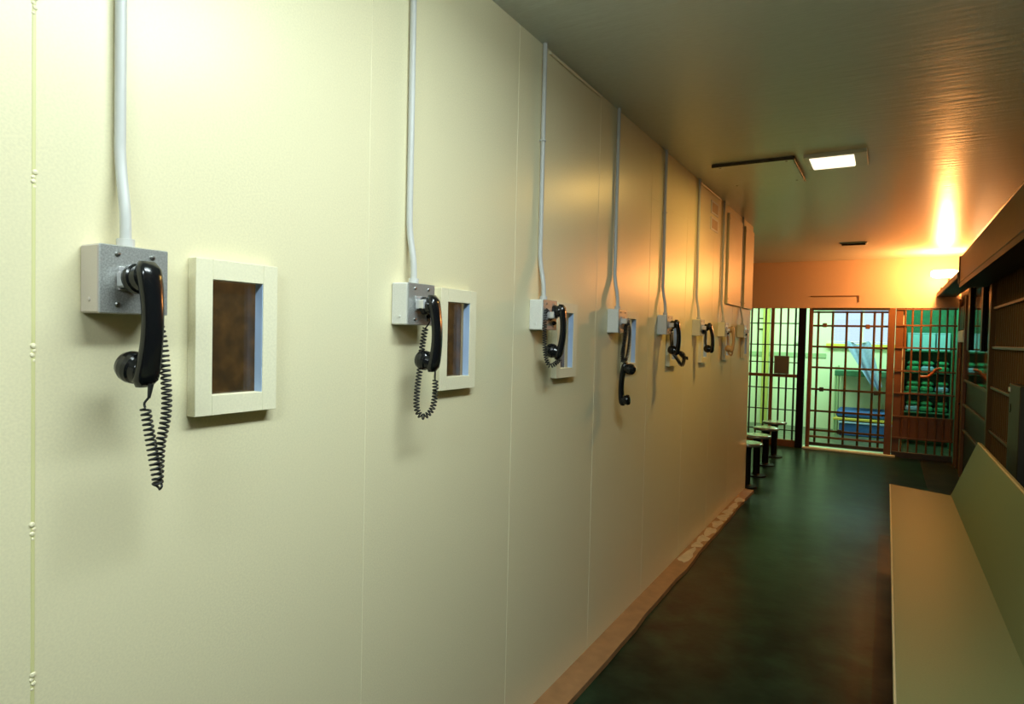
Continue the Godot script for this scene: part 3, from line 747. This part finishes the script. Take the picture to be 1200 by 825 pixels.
	st = S(); bx(st, Vector3(-0.038, 0, 0), Vector3(0.005, 0.11, 0.58), 0.002); part("cover", st, M.pale_blue, t)
	for a in [[9.22, "dark conduit below the pale switch box, nearer the bench"], [9.62, "dark conduit below the pale switch box, nearer the bars"]]:
		t = thing("conduit_pipe", V(1.984, 0.004, a[0]), a[1], "pipe", "conduits under the switch box")
		st = S(); tube(st, [Vector3(0, 0.0, 0), Vector3(0, 1.55, 0)], 0.014, 8); part("tube", st, M.bar_brown, t)
		st = S(); bx(st, Vector3(0.004, 0.8, 0), Vector3(0.02, 0.02, 0.06), 0.002); part("strap", st, M.bar_dark, t)
	t = thing("lock_post", V(1.95, 0, 5.2), "dark green steel lock post against the barred wall above the bench back", "post")
	st = S(); bx(st, Vector3(-0.01, 0.64, 0), Vector3(0.05, 1.28, 0.40), 0.004); part("post_body", st, mat(lin(0.016, 0.018, 0.009), 0.6), t)
	st = S(); bx(st, Vector3(-0.038, 1.24, -0.16), Vector3(0.008, 0.03, 0.05), 0.002); part("latch", st, M.steel, t)
	st = S(); lathe(st, [[0.03, 0.0], [0.03, 0.004], [0.0, 0.005]], Vector3(-0.035, 1.12, -0.13), Vector3.LEFT, 14); part("keyhole", st, M.blackpaint, t)

# ------------------------------------------------------------------ behind the bars
func build_behind() -> void:
	var t := thing("bunk_bed", V(0.95, 0, 12.2), "steel bunk bed seen through the barred gate", "bed")
	var st := S()
	for a in [[-0.46, -0.32], [0.36, -0.32], [-0.46, 0.32], [0.36, 0.32]]:
		st = S(); tube(st, [Vector3(a[0], 0, a[1]), Vector3(a[0], 1.12, a[1])], 0.018, 8); part("post", st, M.mint_dark, t)
	st = S(); bx(st, Vector3(-0.05, 1.02, 0), Vector3(0.86, 0.09, 0.70), 0.006); part("upper_frame", st, M.teal, t)
	st = S(); bx(st, Vector3(-0.05, 0.27, 0), Vector3(0.86, 0.04, 0.70), 0.006); part("lower_frame", st, M.yellow, t)
	t = thing("mattress", V(0.91, 0.29, 12.2), "blue mattress on the lower bunk", "mattress")
	st = S(); bx(st, Vector3(0, 0.06, 0), Vector3(0.80, 0.12, 0.66), 0.03); part("cover", st, M.blue, t)
	t = thing("storage_bin", V(0.93, 0, 12.05), "blue storage bin under the lower bunk", "bin")
	st = S(); bx(st, Vector3(0, 0.10, 0), Vector3(0.74, 0.20, 0.40), 0.015); part("tub", st, M.blue, t)
	st = S(); bx(st, Vector3(0, 0.215, 0), Vector3(0.76, 0.03, 0.42), 0.008); part("lid", st, M.sky_cloth, t)
	# sheet hanging over the upper bunk
	st = S()
	var nx := 14
	var ny := 16
	var P := []
	for j in ny + 1:
		var row := []
		for i in nx + 1:
			var u := float(i) / nx
			var v := float(j) / ny
			var x := lerpf(-0.16, 0.14, u) * lerpf(1.25, 0.45, v) + 0.30 * v
			row.append(Vector3(x, -0.72 * v + 0.03 * sin(u * 9.0), 0.03 * sin(u * 15.0 + v * 3.0) * (0.4 + v)))
		P.append(row)
	st.set_smooth_group(0)
	for j in ny:
		for i in nx:
			for dz in [0.0, 0.004]:
				var d := Vector3(0, 0, dz)
				st.add_vertex(P[j][i] + d); st.add_vertex(P[j][i + 1] + d); st.add_vertex(P[j + 1][i + 1] + d)
				st.add_vertex(P[j][i] + d); st.add_vertex(P[j + 1][i + 1] + d); st.add_vertex(P[j + 1][i] + d)
	st.generate_normals()
	t = thing("hanging_sheet", V(0.80, 1.52, 11.78), "light blue sheet hanging crumpled in front of the bunk", "sheet")
	part("cloth", st, M.sky_cloth, t)
	st = S(); tube(st, [Vector3(-0.45, 0.012, 0.0), Vector3(0.53, 0.012, 0.0)], 0.006, 6); part("line", st, M.white, t)
	# wall bits on the walkway back wall
	t = thing("wall_notice", V(-0.80, 1.83, 12.6), "small dark-framed notice on the pale green walkway wall", "notice")
	st = S(); bx(st, Vector3(0, 0, 0.01), Vector3(0.16, 0.22, 0.02), 0.003); part("frame", st, M.bar_dark, t)
	st = S(); bx(st, Vector3(0, 0, 0.021), Vector3(0.11, 0.17, 0.006), 0.001); part("sheet", st, M.mint, t)
	t = thing("wall_fitting", V(-0.18, 1.55, 12.6), "small white fitting on the pale green walkway wall", "fitting")
	st = S(); bx(st, Vector3(0, 0, 0.03), Vector3(0.07, 0.13, 0.06), 0.01); part("body", st, M.white, t)  # plain white block for a pale spot on the wall
	# store shelves
	t = thing("shelf_rack", V(1.73, 0, 11.55), "green steel shelf rack behind the barred screen", "shelf")
	for y in [0.50, 0.80, 1.10, 1.42]:
		st = S(); bx(st, Vector3(0, y, 0), Vector3(0.62, 0.02, 0.36), 0.003); part("shelf", st, M.teal, t)
	for x in [-0.30, 0.30]:
		st = S(); bx(st, Vector3(x, 0.85, 0.17), Vector3(0.025, 1.70, 0.025), 0.003); part("upright", st, M.teal, t)
		st = S(); bx(st, Vector3(x, 0.85, -0.17), Vector3(0.025, 1.70, 0.025), 0.003); part("upright", st, M.teal, t)
	for r in 3:
		for i in 3:
			var blue: bool = (r + i) % 3 == 0
			t = thing("folded_blanket", V(1.55 + 0.185 * i, 0.51 + 0.30 * r, 11.55), "%s folded blanket on the %s store shelf, %s" % ["green and blue" if blue else "green", ["bottom", "second", "third"][r], ["gate side", "in the middle", "far from the gate"][i]], "blanket", "blankets on the store shelves")
			st = S(); bx(st, Vector3(0, 0.045, 0), Vector3(0.165, 0.09, 0.30), 0.028); part("lower_fold", st, M.sky_cloth if blue else M.green_cloth, t)
			st = S(); bx(st, Vector3(0.004, 0.125, 0), Vector3(0.155, 0.07, 0.29), 0.028); part("upper_fold", st, M.green_cloth, t)
	for i in 3:
		t = thing("carton", V(1.55 + 0.185 * i, 1.43, 11.55), "carton on the top store shelf, coloured for bluish light, %s" % ["gate side", "in the middle", "far from the gate"][i], "carton", "cartons on the top store shelf")
		st = S(); bx(st, Vector3(0, 0.12, 0), Vector3(0.165, 0.24, 0.28), 0.004); part("body", st, M.pale_blue, t)  # pale blue stands in for the bluish light along this shelf
		st = S(); bx(st, Vector3(0, 0.252, 0), Vector3(0.17, 0.024, 0.285), 0.004); part("lid", st, M.bluish_light, t)

func _ready() -> void:
	setup()
	materials()
	build_shell()
	build_ceiling()
	build_windows()
	build_phones()
	build_wall_boards()
	build_bench()
	build_stools()
	build_bars()
	build_behind()
